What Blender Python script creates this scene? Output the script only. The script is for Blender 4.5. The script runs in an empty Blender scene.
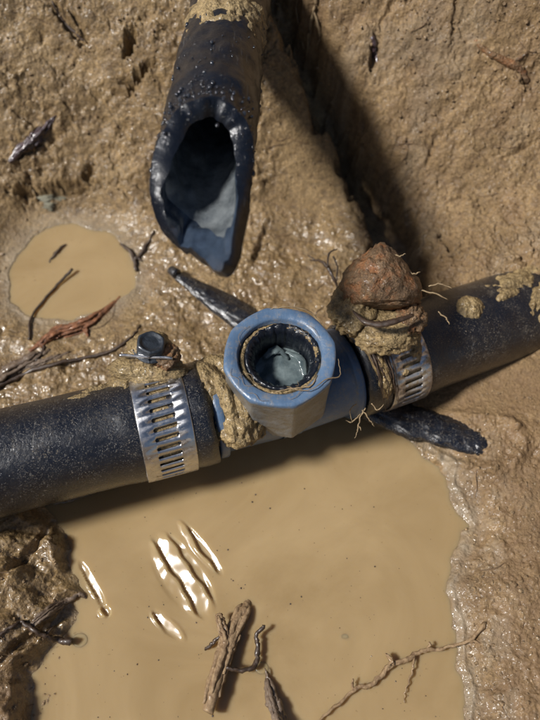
import bpy, math, random
import numpy as np
from mathutils import Vector
random.seed(7); rng = np.random.default_rng(7)
SC = bpy.context.scene; COL = SC.collection
MM = 0.001
# ------------------------------------------------------------------ camera (lengths in mm)
TH = math.radians(28); FPX = 760.0
FW = np.array([0, math.sin(TH), -math.cos(TH)]); RT = np.array([1.0, 0, 0]); UP = np.array([0, math.cos(TH), math.sin(TH)])
CAM = np.array([0, 0, 50.0]) - 231 * (FW + RT * 10 / FPX + UP * 5 / FPX)
def P(px, py, z):
    """world point (mm) of height z seen at a place of the photograph"""
    d = FW + RT * (px - 270) / FPX + UP * (360 - py) / FPX
    return CAM + d * ((z - CAM[2]) / d[2])
def PD(px, py, depth):
    return CAM + (FW + RT * (px - 270) / FPX + UP * (360 - py) / FPX) * depth
cd = bpy.data.cameras.new('camera'); cam = bpy.data.objects.new('camera', cd); COL.objects.link(cam)
cam.location = CAM * MM; cam.rotation_euler = (TH, 0, 0)
cd.sensor_fit = 'VERTICAL'; cd.sensor_height = 24; cd.lens = 24 * FPX / 720
cd.clip_start = 0.005; cd.clip_end = 200
cd.dof.use_dof = True; cd.dof.focus_distance = 0.238; cd.dof.aperture_fstop = 6.6
SC.camera = cam
# ------------------------------------------------------------------ sky and sun
LD = Vector((-0.66, -0.17, 0.80)).normalized()      # towards the sun
w = bpy.data.worlds.new('World'); SC.world = w; w.use_nodes = True
nt = w.node_tree; bg = nt.nodes['Background']; sky = nt.nodes.new('ShaderNodeTexSky')
sky.sky_type = 'NISHITA'; sky.sun_disc = False
sky.sun_elevation = math.asin(LD.z); sky.sun_rotation = math.atan2(LD.x, LD.y)
nt.links.new(sky.outputs[0], bg.inputs[0]); bg.inputs[1].default_value = 0.055
sd = bpy.data.lights.new('sun', 'SUN'); sun = bpy.data.objects.new('sun', sd); COL.objects.link(sun)
sd.energy = 4.8; sd.angle = math.radians(9.0); sd.color = (1.0, 0.975, 0.94)
sun.rotation_euler = LD.to_track_quat('Z', 'Y').to_euler(); sun.location = (-0.5, 0, 1)
SC.view_settings.view_transform = 'Standard'; SC.view_settings.look = 'None'
SC.view_settings.gamma = 1; SC.view_settings.exposure = 0.2
SC.cycles.max_bounces = 6

# ------------------------------------------------------------------ noise
def _h2(ix, iy, seed):
    v = (ix * 374761393 + iy * 668265263 + seed * 1442695041) & 0xffffffff
    v = ((v ^ (v >> 13)) * 1274126177) & 0xffffffff
    return (v ^ (v >> 16)) & 0xffff
def per2(x, y, seed=0):
    x = np.asarray(x, float); y = np.asarray(y, float)
    ix = np.floor(x).astype(np.int64); iy = np.floor(y).astype(np.int64); fx = x - ix; fy = y - iy
    ux = fx * fx * fx * (fx * (fx * 6 - 15) + 10); uy = fy * fy * fy * (fy * (fy * 6 - 15) + 10)
    def g(dx, dy):
        a = _h2(ix + dx, iy + dy, seed) * (2 * math.pi / 65536)
        return np.cos(a) * (fx - dx) + np.sin(a) * (fy - dy)
    a = g(0, 0); b = g(1, 0); c = g(0, 1); d = g(1, 1)
    return 1.5 * ((a + (b - a) * ux) * (1 - uy) + (c + (d - c) * ux) * uy)
def fbm(x, y, s, octv=4, seed=0, gain=.5):
    o = 0; a = 1.0; x = x / s; y = y / s
    for i in range(octv):
        o = o + a * per2(x, y, seed + i * 17); x = x * 2.03 + 5.1; y = y * 2.03 + 1.7; a *= gain
    return o
def ridge(x, y, s, octv=3, seed=0):
    o = 0; a = 1.0; x = x / s; y = y / s
    for i in range(octv):
        o = o + a * (1 - 2 * np.abs(per2(x, y, seed + i * 13))); x = x * 2.1 + 3.3; y = y * 2.1 + 9.2; a *= .5
    return o
def sst(a, b, x):
    t = np.clip((x - a) / (b - a), 0, 1); return t * t * (3 - 2 * t)
def cells(x, y, s, seed=0):
    """distance to nearest point of a jittered lattice, and difference to the second"""
    x = x / s; y = y / s; ix = np.floor(x).astype(np.int64); iy = np.floor(y).astype(np.int64)
    d1 = np.full(x.shape, 9.0); d2 = np.full(x.shape, 9.0)
    for dx in (-1, 0, 1):
        for dy in (-1, 0, 1):
            jx = _h2(ix + dx, iy + dy, seed) / 65536; jy = _h2(ix + dx, iy + dy, seed + 99) / 65536
            d = np.hypot(ix + dx + jx - x, iy + dy + jy - y)
            d2 = np.minimum(d2, np.maximum(d, d1)); d1 = np.minimum(d1, d)
    return d1, d2 - d1
def seg_dist(u, v, pts):
    best = np.full(u.shape, 1e9); tt = np.zeros(u.shape)
    n = len(pts) - 1
    for i in range(n):
        (ax, ay), (bx, by) = pts[i], pts[i + 1]; dx, dy = bx - ax, by - ay
        t = np.clip(((u - ax) * dx + (v - ay) * dy) / (dx * dx + dy * dy), 0, 1)
        d = np.hypot(u - ax - t * dx, v - ay - t * dy)
        m = d < best; best = np.where(m, d, best); tt = np.where(m, (i + t) / n, tt)
    return best, tt
def poly_sd(u, v, pts):
    """signed distance, negative inside"""
    d, _ = seg_dist(u, v, pts + [pts[0]])
    ins = np.zeros(u.shape, bool); n = len(pts)
    for i in range(n):
        (ax, ay), (bx, by) = pts[i], pts[(i + 1) % n]
        if ay == by: continue
        c = ((ay > v) != (by > v)) & (u < (bx - ax) * (v - ay) / (by - ay) + ax)
        ins ^= c
    return np.where(ins, -d, d)
def project(x, y, z):
    X = x - CAM[0]; Y = y - CAM[1]; Z = z - CAM[2]
    D = Y * FW[1] + Z * FW[2]; D = np.where(D < 5, 5, D)
    return 270 + FPX * X / D, 360 - FPX * (Y * UP[1] + Z * UP[2]) / D

# ------------------------------------------------------------------ mesh helpers
def mesh(name, V, F, smooth=True):
    me = bpy.data.meshes.new(name); V = np.asarray(V, float) * MM
    if isinstance(F, np.ndarray):
        me.vertices.add(len(V)); me.vertices.foreach_set('co', V.ravel())
        k = F.shape[1]; me.loops.add(F.size); me.loops.foreach_set('vertex_index', F.astype(np.int32).ravel())
        me.polygons.add(len(F)); me.polygons.foreach_set('loop_start', np.arange(0, F.size, k, dtype=np.int32))
        me.update(calc_edges=True)
    else:
        me.from_pydata([tuple(v) for v in V], [], F); me.update()
    if smooth: me.polygons.foreach_set('use_smooth', [True] * len(me.polygons))
    return me
def link(name, V, F, m, parent=None, smooth=True, label=None, cat=None, group=None, kind=None, attr=None):
    me = mesh(name, V, F, smooth); o = bpy.data.objects.new(name, me); COL.objects.link(o)
    if m: me.materials.append(m)
    if parent is not None: o.parent = parent
    if attr is not None:
        for k, a in attr.items():
            at = me.color_attributes.new(k, 'FLOAT_COLOR', 'POINT'); at.data.foreach_set('color', np.asarray(a, np.float32).ravel())
    tag(o, label, cat, group, kind)
    return o
def tag(o, label=None, cat=None, group=None, kind=None):
    if label: o['label'] = label
    if cat: o['category'] = cat
    if group: o['group'] = group
    if kind: o['kind'] = kind
def thing(name, label, cat, group=None):
    o = bpy.data.objects.new(name, None); COL.objects.link(o); o.empty_display_size = .01
    tag(o, label, cat, group); return o
def gridF(nu, nv, wrapv=False, off=0):
    """quads of a grid of nu rows x nv columns"""
    i = np.arange(nu - 1)[:, None]; j = np.arange(nv if wrapv else nv - 1)[None, :]; j2 = (j + 1) % nv
    return np.stack([i * nv + j, i * nv + j2, (i + 1) * nv + j2, (i + 1) * nv + j], -1).reshape(-1, 4) + off
class MB:
    def __init__(s): s.V = []; s.F = []; s.n = 0
    def add(s, V, F):
        s.F += [tuple(int(i) + s.n for i in f) for f in F]; s.V += [tuple(v) for v in V]; s.n += len(V)
    def link(s, name, m, parent=None, **k): return link(name, np.array(s.V), s.F, m, parent, **k)
def smooth_path(pts, n=6):
    pts = [np.asarray(p, float) for p in pts]
    if len(pts) < 3: return [pts[0] + (pts[-1] - pts[0]) * i / n for i in range(n + 1)]
    q = [2 * pts[0] - pts[1]] + pts + [2 * pts[-1] - pts[-2]]; out = []
    for i in range(1, len(q) - 2):
        for k in range(n):
            t = k / n; a, b, c, d = q[i - 1:i + 3]
            out.append(.5 * ((2 * b) + (c - a) * t + (2 * a - 5 * b + 4 * c - d) * t * t + (3 * b - a - 3 * c + d) * t ** 3))
    out.append(pts[-1]); return out
_a = np.linspace(0, 2 * math.pi, 64, endpoint=False)[None, :]; _i = np.arange(400)[:, None]
LUMP = fbm(_i * .9 + 0 * _a, 9 + 14 * np.cos(_a) + 0 * _i, 8, 4, 301, .6) + .6 * fbm(_i * .9 + 14 * np.sin(_a), 14 * np.cos(_a) + _i * .2, 4, 3, 302, .6)
def tube(mb, pts, radii, n=8, sub=6, rough=0.0, wob=0.0, seed=0, flat=1.0, lumpy=0.0):
    """tapered tube with knobs and wobble, closed ends"""
    path = smooth_path(pts, sub); N = len(path); r0 = random.Random(seed)
    rk = np.interp(np.linspace(0, 1, N), np.linspace(0, 1, len(radii)), radii)
    path = [p + np.array([r0.uniform(-1, 1) for _ in range(3)]) * wob for p in path]
    up = np.array([.13, .21, .97]); V = []; F = []
    for i, p in enumerate(path):
        d = path[min(i + 1, N - 1)] - path[max(i - 1, 0)]; d /= np.linalg.norm(d) + 1e-9
        a = np.cross(d, up); a /= np.linalg.norm(a) + 1e-9; b = np.cross(a, d)
        for k in range(n):
            t = 2 * math.pi * k / n
            rr = rk[i] * (1 + rough * (r0.random() - .5) * 2)
            if lumpy: rr *= 1 + lumpy * float(LUMP[i % 400, int(k * 64 / n)])
            V.append(p + a * math.cos(t) * rr + b * math.sin(t) * rr * flat)
    for i in range(N - 1):
        for k in range(n): F.append((i * n + k, i * n + (k + 1) % n, (i + 1) * n + (k + 1) % n, (i + 1) * n + k))
    F.append(tuple(range(n))[::-1]); F.append(tuple((N - 1) * n + k for k in range(n)))
    mb.add(V, F)
def ico(n=3):
    import bmesh
    bm = bmesh.new(); bmesh.ops.create_icosphere(bm, subdivisions=n, radius=1)
    V = np.array([v.co[:] for v in bm.verts]); F = [tuple(v.index for v in f.verts) for f in bm.faces]; bm.free(); return V, F
ICO = {n: ico(n) for n in (2, 3, 4, 5)}
def lump(center, rad, rough=.25, n=4, seed=0, fine=.05, rot=0):
    V, F = ICO[n]; V = V.copy()
    k = 1 + rough * (fbm(V[:, 0] * 10 + seed * 7, V[:, 1] * 10 + V[:, 2] * 6, 9, 3, seed) + fbm(V[:, 2] * 10, V[:, 0] * 7 - V[:, 1] * 6, 9, 3, seed + 5)) * .7
    k += fine * fbm(V[:, 0] * 10 + V[:, 2] * 4, V[:, 1] * 10 + V[:, 2] * 7, 1.6, 2, seed + 9)
    V = V * k[:, None] * np.asarray(rad)
    c, s = math.cos(rot), math.sin(rot); V = np.stack([V[:, 0] * c - V[:, 1] * s, V[:, 0] * s + V[:, 1] * c, V[:, 2]], -1)
    return V + np.asarray(center), F

# ------------------------------------------------------------------ materials
def mat(name):
    m = bpy.data.materials.new(name); m.use_nodes = True; N = m.node_tree.nodes; L = m.node_tree.links
    return m, N, L, N['Principled BSDF']
def nd(N, t, **k):
    n = N.new(t)
    for a, b in k.items():
        if a[0] == 'i' and a[1:].isdigit(): n.inputs[int(a[1:])].default_value = b
        elif hasattr(n, a): setattr(n, a, b)
        else: n.inputs[a.replace('_', ' ')].default_value = b
    return n
def noise(N, L, scale_mm, detail=6, rough=.6, vec=None, dist=0.0):
    n = nd(N, 'ShaderNodeTexNoise'); n.inputs['Scale'].default_value = 1000 / scale_mm
    n.inputs['Detail'].default_value = detail; n.inputs['Roughness'].default_value = rough; n.inputs['Distortion'].default_value = dist
    if vec is not None: L.new(vec, n.inputs['Vector'])
    return n.outputs[0]
def ramp(N, L, src, stops):
    r = nd(N, 'ShaderNodeValToRGB'); e = r.color_ramp.elements
    while len(e) < len(stops): e.new(.5)
    for i, (p, c) in enumerate(stops): e[i].position = p; e[i].color = tuple(c) + (1,) if len(c) == 3 else c
    L.new(src, r.inputs[0]); return r.outputs[0]
def mixc(N, L, fac, a, b, mode='MIX'):
    m = nd(N, 'ShaderNodeMix'); m.data_type = 'RGBA'; m.blend_type = mode
    for s, v in ((0, fac), (6, a), (7, b)):
        if isinstance(v, (int, float)): m.inputs[s].default_value = v
        elif isinstance(v, tuple): m.inputs[s].default_value = v + (1,) if len(v) == 3 else v
        else: L.new(v, m.inputs[s])
    return m.outputs[2]
def math_(N, L, op, a, b=None, clamp=False):
    m = nd(N, 'ShaderNodeMath'); m.operation = op; m.use_clamp = clamp
    for i, v in enumerate((a, b)):
        if v is None: continue
        if isinstance(v, (int, float)): m.inputs[i].default_value = v
        else: L.new(v, m.inputs[i])
    return m.outputs[0]
def bump(N, L, h, dist_mm, strength=1.0, base=None):
    b = nd(N, 'ShaderNodeBump'); b.inputs['Strength'].default_value = strength; b.inputs['Distance'].default_value = dist_mm * MM
    L.new(h, b.inputs['Height'])
    if base is not None: L.new(base, b.inputs['Normal'])
    return b.outputs[0]
def objvec(N): return nd(N, 'ShaderNodeTexCoord').outputs['Object']
def G3(v): return (v, v, v)

def mud_material(name, c1, c2, dark, wet=.5, attr=False, grain=.35, redc=(.142, .080, .034)):
    m, N, L, B = mat(name); vec = objvec(N)
    big = noise(N, L, 22, 5, .6, vec); mid = noise(N, L, 4, 5, .65, vec); fine = noise(N, L, .8, 3, .7, vec)
    col = ramp(N, L, big, [(.35, c1), (.65, c2)])
    col = mixc(N, L, math_(N, L, 'MULTIPLY', ramp(N, L, mid, [(.3, G3(1)), (.52, G3(0))]), .55), col, dark)
    col = mixc(N, L, .75, col, ramp(N, L, fine, [(.3, G3(.22)), (.7, G3(.80))]), 'OVERLAY')
    col = mixc(N, L, .5, col, ramp(N, L, noise(N, L, 2.0, 6, .8, vec), [(.35, G3(.2)), (.65, G3(.75))]), 'OVERLAY')
    wetf = ramp(N, L, noise(N, L, 9, 4, .6, vec), [(.30, G3(.1)), (.55, G3(1))])
    if attr:
        at = nd(N, 'ShaderNodeVertexColor'); at.layer_name = 'zone'
        sep = nd(N, 'ShaderNodeSeparateColor'); L.new(at.outputs[0], sep.inputs[0])
        red = math_(N, L, 'MULTIPLY', sep.outputs[1], ramp(N, L, noise(N, L, 6, 5, .7, vec), [(.3, G3(.35)), (.7, G3(1))]))
        col = mixc(N, L, red, col, redc)
        gr = ramp(N, L, noise(N, L, .7, 2, .8, vec), [(.35, G3(0)), (.8, G3(1))])
        col = mixc(N, L, math_(N, L, 'MULTIPLY', math_(N, L, 'MULTIPLY', sep.outputs[1], gr), .5), col, (.27, .17, .095))
        pal = math_(N, L, 'MULTIPLY', sep.outputs[0], ramp(N, L, noise(N, L, 7, 5, .7, vec), [(.3, G3(.55)), (.65, G3(1))]), True)
        col = mixc(N, L, pal, col, (.27, .215, .145))
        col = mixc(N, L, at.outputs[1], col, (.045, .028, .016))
        wetf = math_(N, L, 'MULTIPLY', wetf, sep.outputs[2])
    L.new(col, B.inputs['Base Color'])
    rr = nd(N, 'ShaderNodeMapRange'); L.new(wetf, rr.inputs[0]); rr.inputs[3].default_value = .72; rr.inputs[4].default_value = .62 - .33 * wet
    L.new(rr.outputs[0], B.inputs['Roughness'])
    B.inputs['Specular IOR Level'].default_value = .45
    L.new(math_(N, L, 'MULTIPLY', wetf, wet), B.inputs['Coat Weight'])
    B.inputs['Coat Roughness'].default_value = .13; B.inputs['Coat IOR'].default_value = 1.5
    sm = ramp(N, L, noise(N, L, 16, 4, .6, vec), [(.38, G3(.25)), (.60, G3(1))])
    h = bump(N, L, mid, 2.2 * grain, 1); h = bump(N, L, math_(N, L, 'MULTIPLY', noise(N, L, 1.8, 5, .75, vec), sm), 2.0 * grain, 1, h); h = bump(N, L, math_(N, L, 'MULTIPLY', fine, sm), 1.2 * grain, 1.0, h)
    v = nd(N, 'ShaderNodeTexVoronoi'); v.inputs['Scale'].default_value = 1000 / .9; L.new(vec, v.inputs['Vector'])
    h = bump(N, L, v.outputs[0], -.35 * grain, .8, h)
    L.new(h, B.inputs['Normal']); L.new(bump(N, L, noise(N, L, 1.3, 2, .5, vec), .42, 1, bump(N, L, noise(N, L, 4.5, 3, .55, vec), 1.3, 1)), B.inputs['Coat Normal'])
    return m
M = {}
M['ground'] = mud_material('clay_mud', (.168, .106, .044), (.255, .170, .077), (.074, .040, .017), wet=1.0, attr=True)
M['mud'] = mud_material('clay_lump', (.25, .172, .075), (.34, .245, .118), (.13, .078, .033), wet=.35, grain=.6)
M['rustmud'] = mud_material('rusty_clay', (.12, .070, .035), (.19, .115, .055), (.36, .11, .02), wet=.22, grain=.7)

def water_material():
    m, N, L, B = mat('muddy_water'); vec = objvec(N)
    col = ramp(N, L, noise(N, L, 45, 5, .6, vec, 1.2), [(.3, (.290, .202, .099)), (.7, (.380, .276, .146))])
    sp = ramp(N, L, noise(N, L, 1.6, 2, .5, vec), [(.70, G3(0)), (.76, G3(1))])
    L.new(mixc(N, L, math_(N, L, 'MULTIPLY', sp, .35), col, (.14, .085, .04)), B.inputs['Base Color'])
    B.inputs['Roughness'].default_value = .12; B.inputs['IOR'].default_value = 1.33
    B.inputs['Subsurface Weight'].default_value = .85; B.inputs['Subsurface Radius'].default_value = (1.0, .8, .5); B.inputs['Subsurface Scale'].default_value = .007
    L.new(bump(N, L, noise(N, L, 14, 3, .5, vec), .05, 1), B.inputs['Normal'])
    return m
M['water'] = water_material()

def pipe_material(name, dust=.5, rough=.3, base=(.005, .006, .010), filmk=.16):
    m, N, L, B = mat(name); vec = objvec(N)
    sp = ramp(N, L, noise(N, L, .9, 4, .75, vec), [(.60, G3(0)), (.70, G3(1))])
    area = ramp(N, L, noise(N, L, 11, 4, .65, vec), [(.36, G3(.10)), (.60, G3(1))])
    sp2 = ramp(N, L, noise(N, L, .42, 2, .7, vec), [(.60, G3(0)), (.68, G3(1))])
    sp = math_(N, L, 'MAXIMUM', sp, math_(N, L, 'MULTIPLY', sp2, .7))
    f = math_(N, L, 'MULTIPLY', math_(N, L, 'MULTIPLY', sp, area), dust)
    film = math_(N, L, 'MULTIPLY', ramp(N, L, noise(N, L, 3.2, 5, .75, vec), [(.52, G3(0)), (.75, G3(1))]), math_(N, L, 'MULTIPLY', area, dust * filmk * .7))
    f = math_(N, L, 'MAXIMUM', f, film)
    # scratches: thin lines of two stretched noises
    mp = nd(N, 'ShaderNodeMapping'); mp.inputs['Rotation'].default_value = (0, 0, .5); mp.inputs['Scale'].default_value = (1, .06, 1); L.new(vec, mp.inputs[0])
    sc1 = ramp(N, L, noise(N, L, 1.0, 2, .5, mp.outputs[0]), [(.66, G3(0)), (.70, G3(1))])
    mp2 = nd(N, 'ShaderNodeMapping'); mp2.inputs['Rotation'].default_value = (0, 0, -.9); mp2.inputs['Scale'].default_value = (1, .05, 1); L.new(vec, mp2.inputs[0])
    sc2 = ramp(N, L, noise(N, L, .8, 2, .5, mp2.outputs[0]), [(.69, G3(0)), (.72, G3(1))])
    scr = math_(N, L, 'MULTIPLY', math_(N, L, 'MAXIMUM', sc1, sc2), ramp(N, L, noise(N, L, 17, 3, .5, vec), [(.45, G3(0)), (.6, G3(1))]))
    col = mixc(N, L, f, base, (.33, .27, .19)); col = mixc(N, L, math_(N, L, 'MULTIPLY', scr, .22), col, (.25, .24, .22))
    L.new(col, B.inputs['Base Color'])
    r = nd(N, 'ShaderNodeMapRange'); L.new(math_(N, L, 'MAXIMUM', f, math_(N, L, 'MULTIPLY', ramp(N, L, noise(N, L, 5, 4, .6, vec), [(.4, G3(0)), (.7, G3(1))]), .5)), r.inputs[0]); r.inputs[3].default_value = rough; r.inputs[4].default_value = .65
    L.new(r.outputs[0], B.inputs['Roughness'])
    h = bump(N, L, noise(N, L, 1.1, 4, .7, vec), .16, 1); h = bump(N, L, noise(N, L, 9, 2, .5, vec), .5, 1, h); h = bump(N, L, scr, -.12, 1, h); h = bump(N, L, f, .15, 1, h)
    L.new(h, B.inputs['Normal']); B.inputs['Specular IOR Level'].default_value = .62
    B.inputs['Coat Weight'].default_value = .45; B.inputs['Coat Roughness'].default_value = .16
    L.new(bump(N, L, noise(N, L, .8, 3, .6, vec), .22, 1), B.inputs['Coat Normal'])
    return m
M['pipe'] = pipe_material('black_poly', .8, .24)
M['pipe_r'] = pipe_material('black_poly_dusty', 1.15, .27, filmk=.34)
M['old'] = pipe_material('old_black_poly', 1.5, .26)
def wet_pipe():
    m = pipe_material('wet_black_poly', .05, .30, (.005, .007, .012)); N = m.node_tree.nodes; L = m.node_tree.links; B = N['Principled BSDF']
    vec = objvec(N)
    v = nd(N, 'ShaderNodeTexVoronoi'); v.inputs['Scale'].default_value = 1000 / 2.6; L.new(vec, v.inputs['Vector'])
    drop = ramp(N, L, v.outputs[0], [(.0, G3(1)), (.42, G3(0))])
    msk = ramp(N, L, noise(N, L, 9, 4, .7, vec), [(.42, G3(0)), (.6, G3(1))])
    h = bump(N, L, math_(N, L, 'MULTIPLY', drop, msk), .9, 1); h = bump(N, L, noise(N, L, 3.5, 4, .65, vec), .8, .8, h); L.new(h, B.inputs['Coat Normal'])
    B.inputs['Coat Weight'].default_value = .38; B.inputs['Coat Roughness'].default_value = .1; B.inputs['Specular IOR Level'].default_value = .3
    return m
M['wetpipe'] = wet_pipe()
def drop_material():
    m, N, L, B = mat('water_drop'); B.inputs['Base Color'].default_value = (.02, .023, .03, 1); B.inputs['Roughness'].default_value = .05; B.inputs['Specular IOR Level'].default_value = .8
    return m
M['drop'] = drop_material()
def simple(name, c, rough, c2=None, sc=3, bmp=.1, spec=.5, metal=0, coat=0):
    m, N, L, B = mat(name); vec = objvec(N); c2 = c2 or tuple(x * .6 for x in c)
    n = noise(N, L, sc, 6, .7, vec)
    L.new(ramp(N, L, n, [(.3, c2), (.7, c)]), B.inputs['Base Color']); B.inputs['Roughness'].default_value = rough
    B.inputs['Metallic'].default_value = metal; B.inputs['Specular IOR Level'].default_value = spec
    B.inputs['Coat Weight'].default_value = coat; B.inputs['Coat Roughness'].default_value = .1
    L.new(bump(N, L, n, bmp, 1), B.inputs['Normal']); return m
def pvc():
    m, N, L, B = mat('blue_grey_pvc'); vec = objvec(N)
    base = ramp(N, L, noise(N, L, 9, 4, .6, vec), [(.3, (.060, .105, .180)), (.7, (.098, .158, .250))])
    d = ramp(N, L, noise(N, L, 2.2, 6, .8, vec), [(.50, G3(0)), (.70, G3(1))])
    L.new(mixc(N, L, math_(N, L, 'MULTIPLY', d, .65), base, (.26, .21, .14)), B.inputs['Base Color'])
    r = nd(N, 'ShaderNodeMapRange'); L.new(d, r.inputs[0]); r.inputs[3].default_value = .33; r.inputs[4].default_value = .6; L.new(r.outputs[0], B.inputs['Roughness'])
    mp = nd(N, 'ShaderNodeMapping'); mp.inputs['Rotation'].default_value = (0, 0, .3); mp.inputs['Scale'].default_value = (1, .08, 1); L.new(vec, mp.inputs[0])
    h = bump(N, L, noise(N, L, .7, 3, .6, mp.outputs[0]), .10, .8); h = bump(N, L, noise(N, L, 2.5, 4, .6, vec), .15, 1, h); L.new(h, B.inputs['Normal']); return m
M['pvc'] = pvc()
M['pvc_side'] = simple('muddy_shaded_pvc', (.19, .20, .21), .28, (.12, .095, .06), 4, .4)  # collar sides: grey of shade and mud reflection painted in with the dirt
def steel():
    m, N, L, B = mat('stainless_band'); vec = objvec(N)
    dirt = ramp(N, L, noise(N, L, 2.6, 5, .7, vec), [(.56, G3(0)), (.72, G3(1))])
    base = ramp(N, L, noise(N, L, 7, 3, .6, vec), [(.35, (.50, .50, .52)), (.65, (.72, .71, .70))])
    L.new(mixc(N, L, dirt, base, (.22, .17, .11)), B.inputs['Base Color'])
    L.new(math_(N, L, 'SUBTRACT', 1.0, math_(N, L, 'MULTIPLY', dirt, .8)), B.inputs['Metallic'])
    r = nd(N, 'ShaderNodeMapRange'); L.new(noise(N, L, 1.5, 4, .7, vec), r.inputs[0]); r.inputs[3].default_value = .14; r.inputs[4].default_value = .48
    L.new(r.outputs[0], B.inputs['Roughness'])
    mp = nd(N, 'ShaderNodeMapping'); mp.inputs['Scale'].default_value = (.08, 1, 1); L.new(vec, mp.inputs[0])
    h = bump(N, L, noise(N, L, .5, 3, .6, mp.outputs[0]), .05, .8); h = bump(N, L, noise(N, L, 6, 3, .5, vec), .2, 1, h); L.new(h, B.inputs['Normal']); return m
M['steel'] = steel()
def steel_dull():
    m = M['steel'].copy(); m.name = 'mud_and_reflection_band'  # extra mud film also paints in the dull olive reflection of the bank
    for n in m.node_tree.nodes:
        if n.type == 'VALTORGB' and abs(n.color_ramp.elements[0].position - .56) < 1e-3: n.color_ramp.elements[0].position = .40; n.color_ramp.elements[1].position = .60
    return m
M['steel_dull'] = steel_dull()
M['screw'] = simple('blackened_screw', (.035, .045, .06), .35, (.012, .016, .022), 1.2, .35, .6, .3, .5)
M['wood'] = simple('pale_root', (.38, .26, .14), .6, (.12, .065, .03), 1.6, .6, .4, 0, .2)
M['bark'] = simple('red_bark', (.34, .14, .06), .5, (.05, .022, .012), 2.0, .6, .4, 0, .3)
M['bark_grey'] = simple('grey_bark', (.21, .15, .10), .55, (.06, .035, .02), 2.0, .4, .5, 0, .4)
M['ground_dry'] = mud_material('dry_crumb', (.19, .12, .058), (.28, .19, .10), (.10, .055, .025), wet=.2, grain=.5)
M['hair_dark'] = simple('fine_rootlet', (.20, .12, .06), .7, (.07, .04, .02), 2.0, .1)
M['dark'] = simple('dark_twig', (.07, .04, .022), .5, (.02, .012, .008), 1.4, .3, .5, 0, .3)
M['hair'] = simple('root_hair', (.34, .25, .14), .7, (.14, .09, .045), 2.0, .1)
M['stone'] = simple('grey_stone', (.22, .21, .15), .7, (.10, .09, .06), 4, .5)
M['leafbit'] = simple('rotten_leaf', (.085, .05, .055), .35, (.02, .012, .014), 2, .4, .5, 0, .8)
M['liner'] = simple('scraped_poly', (.17, .185, .19), .33, (.03, .038, .045), 7, .35, .6, 0, .4)
M['flap'] = simple('cut_poly', (.040, .058, .088), .28, (.02, .028, .042), 6, .3, .7, 0, .5)
M['cup'] = simple('trapped_water', (.19, .23, .23), .07, (.05, .07, .075), 9, .3, .5)
M['bubble'] = simple('foam_bubble', (.44, .345, .215), .08, (.39, .285, .16), 3, .1, .6)

# ------------------------------------------------------------------ the ground: one sheet
def axis(lo, hi, step, far, n):
    c = np.arange(lo, hi + .001, step); k = (np.geomspace(1, far, n) - 1) + step * np.arange(1, n + 1)
    return np.concatenate([(lo - k)[::-1], c, hi + k])
gx = axis(-112, 116, .40, 20000, 34); gy = axis(-106, 165, .40, 20000, 34)
X, Y = np.meshgrid(gx, gy)
def softp(t, k): return k * np.logaddexp(0, t / k)
YF = P(200, 208, 8)[1]
def coarse(X, Y):
    base = 7 + .06 * (Y - 20)
    foot = YF + 3 * np.sin(X / 17) - .00 * X
    wall = 1.1 * softp(Y - foot, 4)
    # right bank swings forward
    rb = softp((X - 42) + .62 * (Y - 52), 7) * .24
    h = base + np.where(Y > -500, wall, 0) + rb * sst(5, 45, Y)
    h += softp(X - 72, 6) * .12
    lim = 260.0
    return h
h0 = coarse(X, Y); h0 = np.minimum(h0, 150)
# surrounding hole beyond the photographed part, up to the surface of the ground
R_out = np.maximum(np.maximum(-112 - X, X - 116), np.maximum(-106 - Y, Y - 165)); R_out = np.maximum(R_out, 0)
top = 300 + 12 * fbm(X, Y, 900, 3, 3)
rise = sst(6, 330, R_out); h0 = h0 * (1 - rise) + top * rise
YN = Y + .75 * np.clip(h0 - 8, 0, 90)          # length along the slope, so that relief is not stretched
U, Vp = project(X, Y, h0)
far = R_out > 30
WATER = [(44, 505), (120, 482), (210, 445), (300, 415), (350, 402), (388, 414), (420, 440), (446, 462), (458, 500), (468, 525), (455, 556), (449, 590), (455, 640), (462, 690), (470, 760), (480, 900), (-20, 900), (26, 760), (30, 700), (32, 672), (60, 640), (78, 612), (72, 600), (84, 592), (72, 570), (70, 545), (62, 532)]
PUD = [(14, 250), (30, 226), (70, 216), (110, 226), (132, 255), (134, 285), (112, 302), (70, 318), (30, 312), (8, 296), (4, 270)]
wu = U + 5 * fbm(X, Y, 9, 3, 11); wv = Vp + 5 * fbm(X, Y, 9, 3, 12)
sdw = poly_sd(wu, wv, WATER); sdw = np.where(far, 400, sdw)
sdp = poly_sd(U + 4 * fbm(X, Y, 16, 4, 21), Vp + 4 * fbm(X, Y, 16, 4, 22), PUD); sdp = np.where(far, 400, sdp)
PZ = 6.0                                   # level of the small puddle
right = sst(380, 440, U) * sst(395, 430, Vp)      # brown gritty bank lower right
leftb = (1 - sst(70, 110, U)) * sst(490, 520, Vp)
upl = (1 - sst(260, 300, U)) * (1 - sst(190, 225, Vp)) # upper left wall
floor_ = sst(200, 235, Vp) * (1 - sst(400, 440, U)) * (1 - leftb) * (1 - right)
CREV = [(262, -60), (285, 0), (312, 62), (345, 140), (378, 215), (402, 275), (410, 300)]
dcr, tcr = seg_dist(U, Vp, CREV)
cx_at = np.interp(Vp, [p[1] for p in CREV], [p[0] for p in CREV]); side = U - cx_at + 8 * fbm(X, Y, 9, 4, 33)
upr = sst(0, 25, side) * (1 - sst(330, 370, Vp))       # right wall
# left bank of mud (lumps), right bank
h = h0.copy()
h = h + leftb * (3.5 + 6.5 * (1 - sst(-10, 62, U)) + 2.5 * fbm(X, Y, 15, 2, 40))
h = h * (1 - right) + right * (1.5 + .10 * np.maximum(sdw, 0) * (1 - .4 * sst(30, 120, sdw)) + .8 * fbm(X, Y, 25, 3, 41))
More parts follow.
